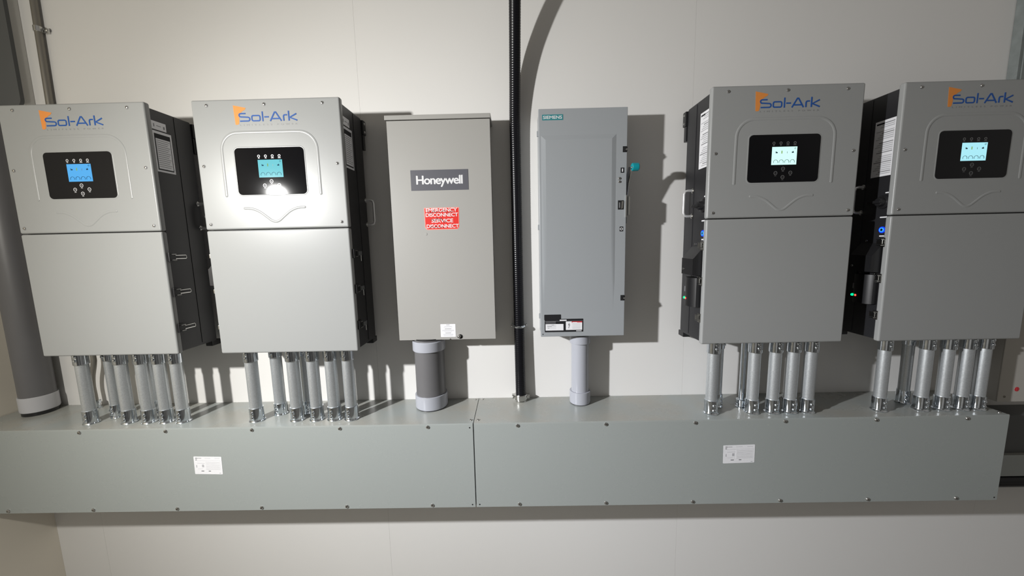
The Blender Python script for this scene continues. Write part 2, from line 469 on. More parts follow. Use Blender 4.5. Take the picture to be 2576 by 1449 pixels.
def inverter(x0, dz, label, lcd, lcdk, latch_open=True, dimicons=False, tall_label=None):
    t = thing('solar_inverter', label, 'inverter', (x0, 0, ZB+dz), 'hybrid inverters in a row on the wall')
    W, H = WI, HI
    seam = HS
    # body
    b = MB()
    b.box(0.006, W-0.006, -0.188, -0.040, 0.004, H-0.011, M['black'], bev=0.003)
    b.box(0.0045, W-0.0045, -0.105, -0.042, 0.012, H-0.016, M['black'], bev=0.001)
    for k in range(9):      # heat sink fins at the back
        pass
    b.build('body', t)
    # upper cover with ridges
    def cover(z0, z1):
        b = MB()
        b.box(0, W, -DI, -DI+0.0195, z0, z1, M['cover'], bev=0.0055, seg=4)
        return b
    b = cover(seam+0.0012, H)
    path = [(0.080, 0.517), (0.080, 0.56), (0.080, 0.61), (0.0805, 0.645)] + arc(0.134, 0.655, 0.0535, 175, 95, 8) + \
           [(0.16, 0.709), (0.23, 0.709), (0.31, 0.709)] + arc(0.3285, 0.655, 0.0535, 85, 5, 8) + [(0.3822, 0.645), (0.3822, 0.61), (0.3822, 0.56), (0.3822, 0.518)]
    b.tube([(x, -DI+0.0005, z) for x, z in path], 0.0050, M['cover'], n=14, flat=((0, 1, 0), 0.34))
    for px, pz in (path[0], path[-1]):
        b.lathe((px, -DI+0.0005, pz), (0, -1, 0), [(0.0050, 0), (0.0042, 0.0010), (0.002, 0.0016), (0.0001, 0.0017)], M['cover'], n=14)
    vp = spline([(0.1335, 0, 0.4768), (0.156, 0, 0.4752), (0.180, 0, 0.4655), (0.203, 0, 0.4480), (0.217, 0, 0.4370), (0.2295, 0, 0.4335), (0.242, 0, 0.4370), (0.256, 0, 0.4480), (0.279, 0, 0.4655), (0.303, 0, 0.4752), (0.3265, 0, 0.4768)], 5)
    b.tube([(p.x, -DI+0.0005, p.z) for p in vp], 0.0044, M['cover'], n=12, flat=((0, 1, 0), 0.36))
    # raised rim around the display
    rr = rrect(0.1185, 0.3405, 0.5165, 0.6635, 0.014)
    b.tube([(x, -DI+0.0004, z) for x, z in rr+rr[:1]], 0.0026, M['cover'], n=10, caps=False, flat=((0, 1, 0), 0.36))
    for i_ in (0, -1):
        b.lathe((vp[i_].x, -DI+0.0005, vp[i_].z), (0, -1, 0), [(0.0044, 0), (0.0037, 0.0010), (0.0018, 0.0015), (0.0001, 0.0016)], M['cover'], n=12)
    b.build('upper_cover', t)
    b = cover(0.0, seam-0.0012); b.build('lower_cover', t)
    # cover screws
    for sx, sz in ((0.049, .7905), (0.2285, .7905), (0.409, .7905), (0.0185, .609), (0.4415, .609), (0.0185, .428), (0.4415, .428)):
        b = MB()
        b.lathe((sx, -DI-0.0001, sz), (0, -1, 0), [(0.0056, 0), (0.0052, 0.0004), (0.0046, 0.0004)], M['greyprint'], n=18)
        dome(b, (sx, -DI-0.0003, sz), (0, -1, 0), 0.0040, M['screw'], 0.0024)
        b.build('cover_screw', t)
    # logo
    b = MB()
    yy = -DI-0.0003
    fl = [(.1315, .7890), (.1705, .7808), (.1675, .7755), (.1590, .7712), (.1525, .7655), (.1480, .7560), (.1468, .7450), (.1455, .7360), (.1435, .7325), (.1385, .7312), (.1338, .7320)]
    b.prism(fl, 'y', yy, -DI+0.0005, M['orange'])
    b.build('logo_flag', t)
    b = MB()
    x = 0.148; zb_ = 0.7400; xh = 0.0195; ch = 0.0262; w = 0.0040; u = 0.1795/807.0
    def X(p): return x + (p-243)*u
    hw = w/2
    def st(p): b.stroke([(X(a), zb_+c) for a, c in p], w, -DI+0.0001, 0.0005, M['blue'])
    def rnd(a0, a1, z0, z1, r=0.0045, closed=True):
        p = rrect(X(a0)+hw, X(a1)-hw, z0+hw, z1-hw, r)
        b.stroke([(c, zb_+d) for c, d in p+p[:1]], w, -DI+0.0001, 0.0005, M['blue'])
    cs = ch-hw; ms = ch*0.5
    # S
    S_ = [(X(335), zb_+ch-hw-0.001)]
    S_ = [(X(334), zb_+ch-hw), (X(262), zb_+ch-hw)] + arc(X(262), zb_+ch-hw-0.0048, 0.0048, 95, 265, 6) + [(X(362), zb_+ms)] + \
         arc(X(362), zb_+ms-(ms-hw)/2, (ms-hw)/2, 85, -85, 6) + [(X(247), zb_+hw)]
    b.stroke(S_, w, -DI+0.0001, 0.0005, M['blue'])
    rnd(408, 540, 0, xh)
    st([(569, 0), (569, ch+0.003)])
    st([(592, xh*0.66), (656, xh*0.66)])
    st([(672, 0), (741, ch), (757, ch), (829, 0)]); st([(700, 0.0072), (806, 0.0072)])
    b.stroke([(X(862), zb_), (X(862), zb_+xh-0.0065)] + arc(X(862)+0.0045, zb_+xh-0.0065, 0.0045, 175, 95, 5) + [(X(912), zb_+xh-hw)], w, -DI+0.0001, 0.0005, M['blue'])
    st([(936, 0), (936, ch+0.003)]); st([(1044, xh+0.001), (948, 0.0098), (1050, 0.0008)])
    b.build('logo_lettering', t)
    b = MB(); b.text('LIMITLESS', 0.1475, 0.2480, 0.7283, 0.7325, -DI, M['greyprint'], t=0.0003, space=1.9)
    b.text('POWER', 0.2640, 0.3275, 0.7283, 0.7325, -DI, M['greyprint'], t=0.0003, space=1.9); b.build('tagline', t)
    # display
    b = MB(); b.prism(rrect(0.1205, 0.3385, 0.5185, 0.6615, 0.0125), 'y', -DI-0.0012, -DI+0.001, M['glass'])
    dp = b.build('display_panel', t)
    yp = -DI-0.0012
    b = MB()
    sx0, sx1, sz0, sz1 = 0.1915, 0.2685, 0.5710, 0.6248
    b.box(sx0, sx1, yp-0.0003, yp+0.0002, sz0, sz1, lcd)
    ys = yp-0.0003
    for k in range(4):
        cx = sx0+0.0128+k*0.0172
        b.stroke(arc(cx, 0.5795, 0.0066, -25, 205, 10), 0.0010, ys, 0.0002, M['lcdink'])
    for k, mm in ((0, M['lcdink']), (3, M['lcdink'])):
        cx = sx0+0.0145+k*0.0165
        b.box(cx-0.0030, cx+0.0030, ys-0.0002, ys, 0.6060, 0.6095, mm)
        b.box(cx-0.0030+0.001*k, cx-0.0012+0.001*k, ys-0.0002, ys, 0.6095, 0.6115, mm)
    b.box(sx0+0.0290, sx0+0.0320, ys-0.0002, ys, 0.6045, 0.6130, M['lcdyel'])
    b.box(sx0+0.0465, sx0+0.0475, ys-0.0002, ys, 0.6050, 0.6105, M['icondim'])
    b.stroke(arc(sx1-0.006, 0.6195, 0.0022, 0, 330, 8), 0.0007, ys, 0.0002, M['lcdink'])
    b.build('screen', dp)
    im = M['icondim'] if dimicons else M['icon']
    for k in range(4):
        cx = 0.1960+k*0.0216
        b = MB()
        p = arc(cx, 0.6360, 0.0034, 0, 360, 12)
        b.stroke(p, 0.0018, yp, 0.0002, im)
        ww = 0.0036 if k < 2 else 0.0062
        b.box(cx-ww*0.7, cx+ww*0.7, yp-0.0002, yp, 0.6288, 0.6306, im)
        b.build('indicator', dp)
    for cx, cz in ((0.229, 0.5590), (0.2065, 0.5463), (0.2525, 0.5464), (0.2292, 0.5337)):
        b = MB()
        b.stroke(arc(cx, cz, 0.0050, 0, 360, 14), 0.0016, yp, 0.0002, im)
        b.box(cx-0.002, cx+0.002, yp-0.0002, yp, cz-0.0006, cz+0.0006, im)
        b.box(cx-0.003, cx+0.003, yp-0.0002, yp, cz-0.0088, cz-0.0076, im)
        b.build('button', dp)
    # right side: labels
    b = MB()
    xr = W-0.006
    b.box(xr-0.001, xr+0.0006, -0.186, -0.137, 0.7345, 0.7600, M['paper'])
    b.box(xr, xr+0.0009, -0.180, -0.177, 0.742, 0.752, M['midi']); b.box(xr, xr+0.0009, -0.170, -0.155, 0.746, 0.748, M['midi'])
    b.box(xr, xr+0.0009, -0.147, -0.142, 0.741, 0.750, M['midi'])
    o = b.build('side_label', t); o['label'] = 'small white label high on the right side'
    b = MB()
    b.box(xr-0.001, xr+0.0006, -0.187, -0.122, 0.602, 0.7300, M['paper'])
    b.box(xr, xr+0.0009, -0.182, -0.1275, 0.6080, 0.7220, M['ink'])
    b.box(xr, xr+0.0012, -0.179, -0.130, 0.6120, 0.7070, M['paper'])
    for k in range(14):
        z = 0.7040-k*0.0063
        b.box(xr, xr+0.0015, -0.177, -0.133-0.004*(k % 3), z-0.0036, z-0.002, M['midi'])
    o = b.build('side_label', t); o['label'] = 'black framed warning label on the right side'
    # left side label
    b = MB(); xl = 0.006
    ly0, ly1, lz0, lz1 = tall_label or (-0.187, -0.131, 0.576, 0.752)
    b.box(xl-0.0006, xl+0.001, ly0, ly1, lz0, lz1, M['paper'])
    for k in range(27):
        z = lz1-0.008-k*0.0061
        if z < lz0+0.006: break
        if k in (3, 9, 16): continue
        b.box(xl-0.0010, xl, ly0+0.004, ly1-0.006-0.006*((k*7) % 4), z-0.0026, z, M['palei'] if k % 5 else M['midi'])
    b.box(xl-0.0011, xl, ly1-0.030, ly1-0.005, lz1-0.012, lz1-0.007, M['ink'])
    o = b.build('specification_label', t); o['label'] = 'tall white specification label on the left side'
    # latches (right side and left side)
    for side in (1, -1):
        xs = W if side > 0 else 0.0
        for zc in (0.3255, 0.2085, 0.0865):
            b = MB()
            if side > 0: b.box(xs-side*0.004, xs+side*0.006, -0.199, -0.176, zc-0.015, zc+0.015, M['blk2'], bev=0.001)
            else: b.box(xs+0.003, xs-0.0035, -0.199, -0.182, zc-0.015, zc+0.015, M['steel'], bev=0.001)
            b.box(xs, xs+side*0.009, -0.192, -0.176, zc+0.0085, zc+0.0105, M['steel']); b.box(xs, xs+side*0.009, -0.192, -0.176, zc-0.0105, zc-0.0085, M['steel'])
            lt = b.build('latch', t)
            b = MB()
            xo = xs+side*0.0065
            if side > 0 and latch_open:
                p = [(xo, -0.178, zc+0.0055), (xo, -0.140, zc+0.0055), (xo, -0.1375, zc+0.003), (xo, -0.1375, zc-0.004), (xo, -0.140, zc-0.0060), (xo, -0.178, zc-0.0055)]
                b.tube(p, 0.0014, M['steel'], n=8)
                b.build('latch_loop', lt)
            elif side > 0:
                b.box(xo, xo+0.006, -0.178, -0.150, zc-0.007, zc+0.007, M['darkbox'], bev=0.001)
                b.cyl((xo+0.004, -0.158, zc-0.007), (xo+0.004, -0.158, zc-0.026), 0.0012, M['steel'], n=8)
                b.build('latch_lever', lt)
            else:
                b.box(xo, xo-0.004, -0.196, -0.178, zc-0.006, zc+0.008, M['steel'], bev=0.001)
                b.build('latch_lever', lt)
    # carrying handles
    for side, yh in ((1, -0.050), (-1, -0.098)):
        xs = W-0.0055 if side > 0 else 0.0055
        b = MB()
        xo = xs+side*0.030
        p = [(xs, yh, 0.512), (xs+side*0.018, yh, 0.512), (xs+side*0.027, yh, 0.509), (xo, yh, 0.500), (xo, yh, 0.47), (xo, yh, 0.438), (xs+side*0.027, yh, 0.429), (xs+side*0.018, yh, 0.426), (xs, yh, 0.426)]
        b.tube(p, 0.0046, M['handle'], n=12)
        for z in (0.512, 0.426): b.lathe((xs, yh, z), (side, 0, 0), [(0.0085, 0), (0.0085, 0.002), (0.006, 0.004)], M['steel'], n=16)
        b.build('side_handle', t)
    # brackets behind, top corner hinges and bottom feet
    for z0_, z1_ in ((0.62, 0.70), (0.10, 0.18)):
        b = MB(); b.box(0.05, W-0.05, -0.041, 0.0, z0_, z1_, M['black']); b.build('mounting_rail', t)
    for sx in (-1, 1):
        xc = 0.004 if sx < 0 else W-0.004
        b = MB()
        b.box(xc-sx*0.02, xc+sx*0.006, -0.040, -0.016, 0.742, 0.792, M['blk2'], bev=0.003)
        b.box(xc-sx*0.02, xc+sx*0.003, -0.040, -0.022, 0.690, 0.742, M['blk2'], bev=0.002)
        br = b.build('corner_bracket', t)
        for zz in (0.780, 0.752):
            b = MB(); dome(b, (xc+sx*0.006, -0.030, zz), (sx, 0, 0), 0.004, M['steel']); b.build('bolt', br)
        b = MB(); b.box(xc-sx*0.03, xc-sx*0.004, -0.060, -0.020, -0.014, 0.006, M['blk2'], bev=0.002); b.build('foot', t)
    # left side controls
    b = MB()      # slanted disconnect housing
    xo = -0.028
    b.prism([(0.006, 0.3230), (xo+0.004, 0.2860), (xo, 0.2830), (xo, 0.2290), (0.006, 0.2260)], 'y', -0.186, -0.108, M['blk2'])
    for yy_, zz_ in ((-0.128, 0.330), (-0.176, 0.330)):
        dome(b, (0.006, yy_, zz_), (-1, 0, 0), 0.0035, M['steel'])
    dome(b, (xo, -0.120, 0.2465), (-1, 0, 0), 0.0035, M['steel'])
    for yy_ in (-0.130, -0.176): dome(b, (-0.004, yy_, 0.2215), (-1, 0, 0), 0.0035, M['steel'])
    b.build('disconnect_housing', t)
    b = MB()
    pr = [(0.006, -0.184), (-0.012, -0.184), (-0.022, -0.174), (-0.025, -0.158), (-0.025, -0.136), (-0.020, -0.124), (-0.010, -0.118), (0.006, -0.118)]
    b.prism(pr, 'z', 0.121, 0.219, M['blk2'])
    lw = b.build('port_cover', t)
    b = MB(); b.box(-0.0225, -0.0205, -0.127, -0.1225, 0.168, 0.186, M['midi']); b.build('port_tag', lw)
    for nm, yy_, mm in (('green_indicator_light', -0.1235, M['ltgreen']), ('red_indicator_light', -0.138, M['ltred'])):
        b = MB(); b.lathe((-0.0205, yy_, 0.146), (-1, -0.3, 0), [(0.0042, 0), (0.0040, 0.004), (0.0025, 0.0055), (0.0001, 0.006)], mm, n=14); b.build(nm, lw)
    b = MB()      # rotary switch
    b.lathe((0.006, -0.172, 0.455), (-1, 0, 0), [(0.022, 0), (0.022, 0.004), (0.014, 0.006), (0.013, 0.018), (0.011, 0.020)], M['blk2'], n=24)
    b.box(-0.020, -0.008, -0.186, -0.140, 0.450, 0.460, M['blk2'], bev=0.003)
    sw = b.build('rotary_switch', t)
    b = MB(); b.box(0.0048, 0.0062, -0.188, -0.176, 0.4815, 0.4855, M['white']); b.box(0.0048, 0.0062, -0.190, -0.184, 0.448, 0.452, M['white']); b.build('position_mark', sw)
    b = MB(); b.box(0.0050, 0.0062, -0.189, -0.166, 0.404, 0.408, M['paper']); b.box(0.0050, 0.0062, -0.186, -0.170, 0.3435, 0.3475, M['paper']); b.build('control_label', t)
    b = MB()
    b.lathe((0.006, -0.177, 0.3655), (-1, 0, 0), [(0.0100, 0), (0.0100, 0.002), (0.0078, 0.0022), (0.0070, 0.0015)], M['ltblue'], n=24)
    b.lathe((0.006, -0.177, 0.3655), (-1, 0, 0), [(0.0070, 0.0015), (0.0070, 0.0034), (0.0045, 0.0034), (0.0045, 0.002)], M['ltcyan'], n=24, close=False)
    b.lathe((0.006, -0.177, 0.3655), (-1, 0, 0), [(0.0045, 0.001), (0.0042, 0.0030)], M['blk2'], n=20)
    b.build('power_button', t)
    return t

LC = [emis('screen_blue', (0.075, 0.42, 0.86), 1.0), emis('screen_teal', (0.16, 0.62, 0.70), 1.0),
      emis('screen_pale_mint', (0.66, 1.0, 0.93), 1.05), emis('screen_pale_blue', (0.40, 0.83, 0.93), 1.0)]
XA, XB, XC, XD = -1.4474, -0.8388, 0.7658, 1.3467
inverter(XA, 0.0012, 'leftmost light grey inverter with a deep blue screen, above the left end of the wireway', LC[0], 0)
inverter(XB, 0.0005, 'light grey inverter with the flashlight glare on its screen, left of the beige switch box', LC[1], 1, latch_open=False)
inverter(XC, 0.0018, 'light grey inverter with a pale mint screen, right of the blue-grey safety switch', LC[2], 2, dimicons=True)
inverter(XD, 0.0005, 'rightmost inverter, cut by the picture edge, with half its side label in shadow', LC[3], 3, dimicons=True, tall_label=(-0.187, -0.120, 0.538, 0.715))

# ------------------------------------------------------------------ steel conduits below the inverters
def conduit(x, y, r, label, top=ZB+0.002, group='galvanised conduits between inverters and wireway', ang=-90, face=(-0.75, -0.65), tl=0.045, bl=0.050):
    t = thing('steel_conduit', label, 'conduit', (x, y, 0), group)
    b = MB(); b.cyl((0, 0, 0.012), (0, 0, top-0.012), r, M['zinc'], n=36); b.build('pipe', t)
    for lo_ in (True, False):
        b = MB()
        R_ = r*1.15
        if lo_:
            b.lathe((0, 0, 0), (0, 0, 1), [(R_*1.10, 0), (R_*1.14, 0.003), (R_*1.05, 0.006), (R_, 0.009), (R_, bl-0.002), (R_*0.98, bl), (r*1.01, bl)], M['chrome'], n=36)
            zs = (0.017, 0.034); z0 = 0
        else:
            b.lathe((0, 0, top), (0, 0, -1), [(R_*1.02, 0), (R_, 0.004), (R_, tl-0.002), (R_*0.98, tl), (r*1.01, tl)], M['chrome'], n=36)
            zs = (top-0.028, top-0.012)
        c = b.build('coupling', t)
        fx, fy = face
        n_ = Vector((fx, fy, 0)).normalized()
        for z in zs:
            b = MB()
            p = n_*(R_-0.001); p.z = z
            b.lathe(p, n_, [(0.0058, 0), (0.0058, 0.0025), (0.0045, 0.0038), (0.0042, 0.0050), (0.002, 0.0058)], M['chrome'], n=14)
            b.build('set_screw', c)
    return t

ordn = ['leftmost', 'second from left', 'third from left', 'fourth from left', 'fifth from left', 'rightmost']
Fa = [-1.3835, -1.2445, -1.1710, -1.1075, -1.0475]
nA = ['leftmost of the front', 'second of the front', 'middle one of the front', 'fourth of the front', 'rightmost of the front']
for x, n in zip(Fa, nA):
    conduit(x, -0.157, 0.0178, n+' galvanised conduits under the leftmost inverter', face=(0.12, -0.99), group='front conduits under the leftmost inverter')
conduit(-1.338, -0.112, 0.0145, 'slimmer galvanised conduit half hidden behind the front row under the leftmost inverter', face=(-0.1, -1))
conduit(-1.226, -0.085, 0.0170, 'galvanised conduit hidden in the shade behind the front row under the leftmost inverter', face=(0.5, -0.8))
for x, n in zip([-0.7812, -0.635, -0.5642, -0.5006, -0.4399], nA):
    conduit(x, -0.156, 0.0195, n+' galvanised conduits under the glaring-screen inverter', face=(-0.05, -1), group='front conduits under the second inverter')
conduit(-0.7270, -0.106, 0.0190, 'galvanised conduit set back between the first two front ones, under the glaring-screen inverter', face=(-0.1, -1), bl=0.044)
conduit(-0.626, -0.100, 0.0180, 'dark shaded conduit right behind the front row under the glaring-screen inverter', face=(0.3, -0.9))
for x, n in zip([0.8360, 0.9790, 1.0500, 1.1110, 1.1720], nA):
    conduit(x, -0.157, 0.0188, n+' galvanised conduits under the pale-mint-screen inverter', face=(0.0, -1), group='front conduits under the third inverter')
conduit(0.884, -0.100, 0.0180, 'galvanised conduit mostly hidden behind the leftmost front one, under the pale-mint-screen inverter', face=(0.5, -0.8))
for x, n in zip([1.4240, 1.5680, 1.6400, 1.7060, 1.7640], nA):
    conduit(x, -0.157, 0.0176, n+' galvanised conduits under the rightmost inverter', face=(0.0, -1), group='front conduits under the fourth inverter')
conduit(1.566, -0.100, 0.0165, 'dark galvanised conduit standing behind the front row under the rightmost inverter', face=(-0.2, -0.9))

# thin tubes
def thin_tube(label, path, r, base, m):
    t = thing('steel_tube', label, 'conduit', base)
    P = [Vector(p)-Vector(base) for p in path]
    b = MB(); b.tube(P, r, m, n=16); b.build('pipe', t)
    b = MB()
    p = P[0]
    b.lathe((p.x, p.y, 0), (0, 0, 1), [(r*1.9, 0), (r*1.9, 0.005), (r*1.4, 0.006), (r*1.4, 0.020), (r*1.75, 0.021), (r*1.75, 0.031), (r*1.2, 0.033)], M['chrome'], n=6 if False else 20)
    c = b.build('fitting', t)
    b = MB(); b.lathe((p.x-r*1.6, p.y-0.001, 0.014), (-0.9, -0.4, 0), [(0.004, 0), (0.004, 0.004), (0.002, 0.005)], M['chrome'], n=12); b.build('set_screw', c)
    return t
thin_tube('thin bright crooked tube against the wall behind the leftmost front conduit',
          spline([(-1.507, -0.034, 0.004), (-1.507, -0.034, 0.05), (-1.508, -0.034, 0.09), (-1.503, -0.034, 0.13), (-1.492, -0.034, 0.17), (-1.487, -0.034, 0.20), (-1.487, -0.034, 0.26), (-1.487, -0.034, 0.90)], 6),
          0.0085, (-1.507, -0.034, 0), M['emt'])
thin_tube('thin straight steel tube left of the second front conduit, under the pale-mint-screen inverter',
          [(0.966, -0.118, 0.004), (0.966, -0.118, 0.10), (0.966, -0.118, ZB+0.004)], 0.0095, (0.966, -0.118, 0), M['chrome'])

# ------------------------------------------------------------------ PVC pipes
def pvc(name, label, x, y, r, z0, z1, rc, zc0, zc1, mb, mc, nip=True):
    t = thing(name, label, 'pipe', (x, y, 0))
    b = MB(); b.cyl((0, 0, z0), (0, 0, z1), r, mb, n=56); b.build('pipe', t)
    b = MB(); b.lathe((0, 0, 0), (0, 0, 1), [(rc*0.97, z0), (rc, z0+0.004), (rc, zc0-0.002), (rc*0.985, zc0), (r, zc0)], mc, n=56); b.build('coupling', t)
    if zc1: 
        b = MB(); b.lathe((0, 0, 0), (0, 0, 1), [(r, zc1), (rc*0.985, zc1), (rc, zc1+0.002), (rc, z1-0.008), (rc*0.97, z1-0.006), (rc*0.97, z1-0.0055)], mc, n=56); b.build('coupling', t)
        b = MB(); b.cyl((0, 0, z1-0.0055), (0, 0, z1+0.004), rc*0.9, M['blk2'], n=40); b.build('locknut', t)
    b = MB(); b.cyl((0, 0, 0), (0, 0, z0+0.002), rc*0.93, M['blk2'], n=40); b.build('locknut', t)
    return t
pvc('pvc_pipe', 'thick grey plastic pipe between the beige switch box and the wireway', -0.1745, -0.0600, 0.0545, 0.004, 0.2665, 0.0600, 0.054, 0.224, M['pvcd'], M['pvc'])
pvc('pvc_pipe', 'slim pale grey plastic pipe under the blue-grey safety switch', 0.3925, -0.052, 0.0325, 0.003, 0.272, 0.0390, 0.049, 0.236, M['pvc'], M['pvc'])
pvc('pvc_pipe', 'very wide dark grey plastic pipe with a pale coupling at the far left', -1.700, -0.056, 0.0475, 0.014, 1.105, 0.0510, 0.072, None, M['pvcd'], M['pvcl'])

# ------------------------------------------------------------------ beige switch box
t = thing('switch_box', 'beige steel switch box with a dark nameplate and a red sticker', 'electrical box', (-0.2710, 0, 0.2687))
ox, oz = -0.2710, 0.2687
D = 0.100
def L(x): return x-ox
def Z(z): return z-oz
b = MB(); b.box(0.004, 0.3455, -D+0.012, 0, 0.003, 0.768, M['beige'], bev=0.001); b.build('body', t)
b = MB()
# front door with a small notch in the lower edge
b.prism([(0, 0), (0.2035-0.022, 0.0), (0.2075-0.022, 0.004), (0.2115-0.022, 0.0), (0.3495, 0.0), (0.3495, 0.7600), (0, 0.7600)], 'y', -D, -D+0.013, M['beige'])
b.build('door', t)
b = MB()
b.box(-0.0055, 0.3525, -D-0.004, -0.002, 0.7625, 0.7775, M['beige'], bev=0.0015); b.build('rain_cap', t)
b = MB(); b.box(L(-.1985), L(-.0003), -D-0.0008, -D, Z(.7975), Z(.8663), M['nameplate'])
npl = b.build('nameplate', t); npl['label'] = 'dark slate nameplate with white lettering'
npl.rotation_euler = (0, 0, 0)
b = MB(); b.text('Honeywell', L(-.1800), L(-.0195), Z(.8085), Z(.8475), -D-0.0008, M['white'], space=0.90, fat=0.0011); b.build('lettering', npl)
# red sticker
b = MB()
st_poly = lambda e: [(L(-.1582)-e, Z(.7385)+e), (L(-.1572)-e, Z(.6715)-e), (L(-.1500)-e*0.3, Z(.6630)-e), (L(-.0435)+e*0.3, Z(.6635)-e), (L(-.0375)+e, Z(.6705)-e), (L(-.0360)+e, Z(.7390)+e)]
b.prism(st_poly(0), 'y', -D-0.0005, -D, M['pink']); b.prism(st_poly(-0.0022), 'y', -D-0.0008, -D, M['red'])
rs = b.build('warning_sticker', t); rs['label'] = 'red sticker with white capital lettering and pen scribbles'
b = MB(); yq = -D-0.0008
for tx, a, c, z in (('EMERGENCY', -.1520, -.0430, .7240), ('DISCONNECT', -.1530, -.0405, .7075), ('SERVICE', -.1340, -.0580, .6875), ('DISCONNECT', -.1515, -.0390, .6690)):
    b.text(tx, L(a), L(c), Z(z), Z(z+.0130), yq, M['white'], space=0.95, fat=0.0004)
b.build('lettering', rs)
b = MB()
for pts in ([(-.147, .722), (-.140, .727), (-.133, .720), (-.125, .729), (-.120, .7215), (-.112, .726), (-.104, .722)],
            [(-.100, .7225), (-.090, .7285), (-.082, .7240), (-.074, .7195), (-.066, .7230), (-.058, .7255)],
            [(-.136, .694), (-.130, .700), (-.123, .692), (-.114, .704), (-.108, .694), (-.100, .703), (-.096, .696), (-.088, .688), (-.083, .694)],
            [(-.140, .668), (-.133, .676), (-.125, .670), (-.118, .675), (-.110, .668), (-.100, .672), (-.09, .669)]):
    P = spline([(p[0], 0, p[1]) for p in pts], 4)
    b.stroke([(L(p.x), Z(p.z)) for p in P], 0.0010, yq-0.0005, 0.0001, M['ink'])
b.build('pen_scribble', rs)
# small white label and latch screw
b = MB(); b.prism(rrect(L(-.1198), L(-.0657), Z(.2782), Z(.3258), 0.0012), 'y', -D-0.0004, -D, M['paper'])
yl = -D-0.0004; cx = (L(-.1198)+L(-.0657))/2
for z, w, m, h in ((.3225, .006, M['midi'], .0014), (.3175, .013, M['palei'], .0012), (.3145, .016, M['palei'], .001), (.3078, .012, M['midi'], .0016), (.3035, .021, M['palei'], .001), (.3005, .022, M['palei'], .001), (.2975, .014, M['palei'], .001), (.2928, .010, M['midi'], .0015), (.2885, .018, M['palei'], .001), (.2855, .019, M['palei'], .001), (.2825, .016, M['palei'], .001)):
    b.box(cx-w, cx+w, yl-0.0002, yl, Z(z)-h/2, Z(z)+h/2, m)
wl = b.build('small_label', t); wl['label'] = 'small square white label near the lower edge'
b = MB(); b.lathe((L(-.0500), -D, Z(.2795)), (0, -1, 0), [(0.008, 0), (0.0085, 0.002)], M['hole'], n=18)
dome(b, (L(-.0530), -D-0.001, Z(.2802)), (-0.2, -1, 0), 0.0068, M['screw'], 0.008, slot=False); b.build('door_screw', t)
b = MB(); b.lathe((L(-.1555), -D+0.0004, Z(.6490)), (0, -1, 0), [(0.0048, 0), (0.0046, 0.0012), (0.0001, 0.0013)], M['beige'], n=16); b.build('knockout_dimple', t)

# ------------------------------------------------------------------ blue-grey safety switch
sf = 1.0103
def sx(x): return 0.1558+(x-0.1558)*sf
def sz(z): return 0.6145+(z-0.6145)*sf
X0, X1, Z0, Z1 = sx(.2412), sx(.5352), sz(.2785), sz(1.0470)
DS = 0.112
t = thing('safety_switch', 'blue-grey steel safety switch with a teal-knobbed side lever', 'electrical box', (X0, 0, Z0))
def L(x): return sx(x)-X0
def Z(z): return sz(z)-Z0
WS, HS_ = X1-X0, Z1-Z0
b = MB(); b.box(0.003, WS-0.004, -DS+0.012, 0, 0.003, HS_-0.003, M['sgrey'], bev=0.001); b.build('body', t)
b = MB()
# door plate, with a raised trapezoid panel pressed into it
b.box(0, WS, -DS, -DS+0.013, 0, HS_, M['sgrey'], bev=0.0015)
ax0, ax1, az0, az1 = L(.2490), L(.4985), L(.0)*0+Z(.4850), Z(.9625)
i = 0.0150
pr = 0.0038
o_ = [(ax0, az0-0.02), (ax1, az0-0.02), (ax1, az1), (ax0, az1)]
inn = [(ax0+i, az0+0.085), (ax1-i, az0+0.085), (ax1-i, az1-i), (ax0+i, az1-i)]
vs = [(x, -DS-0.0001, z) for x, z in o_]+[(x, -DS-pr, z) for x, z in inn]
# the panel fades out downwards: its lower edge meets the door plane
low = [(ax0+i, -DS-0.0001, Z(.2950)), (ax1-i, -DS-0.0001, Z(.2950))]
vs = [(ax0, -DS-0.0001, Z(.4700)), (ax1, -DS-0.0001, Z(.4700)), (ax1, -DS-0.0001, az1), (ax0, -DS-0.0001, az1),
      (ax0+i, -DS-pr, Z(.560)), (ax1-i, -DS-pr, Z(.560)), (ax1-i, -DS-pr, az1-i), (ax0+i, -DS-pr, az1-i),
      (ax0+0.004, -DS-0.0001, Z(.3700)), (ax1-0.004, -DS-0.0001, Z(.3700))]
b.faces(vs, [(4, 5, 6, 7), (1, 2, 6, 5), (2, 3, 7, 6), (3, 0, 4, 7), (0, 8, 4), (1, 5, 9), (8, 9, 5, 4)], M['sgrey'])
b.build('door', t, smooth=12)
# teal brand plate
b = MB(); b.box(L(.2535), L(.3222), -DS-0.0006, -DS, Z(1.0108), Z(1.0285), M['tealplate']); bp_ = b.build('nameplate', t)
bp_['label'] = 'small teal nameplate with white lettering'
b = MB(); b.text('SIEMENS', L(.2565), L(.3190), Z(1.0145), Z(1.0250), -DS-0.0006, M['white'], fat=0.0004); b.build('lettering', bp_)
# latches at the right edge
for z in (.9130, .4135):
    b = MB(); b.box(L(.5205), L(.5345), -DS-0.0010, -DS+0.002, Z(z-.0095), Z(z+.0095), M['hole'])
    b.box(L(.5255), L(.5345)+0.001, -DS-0.0035, -DS+0.010, Z(z-.0075), Z(z+.0080), M['blk2'], bev=0.001)
    dome(b, (L(.5330), -DS-0.0035, Z(z-.001)), (0, -1, 0), 0.0035, M['steel'])
    b.build('door_latch', t)
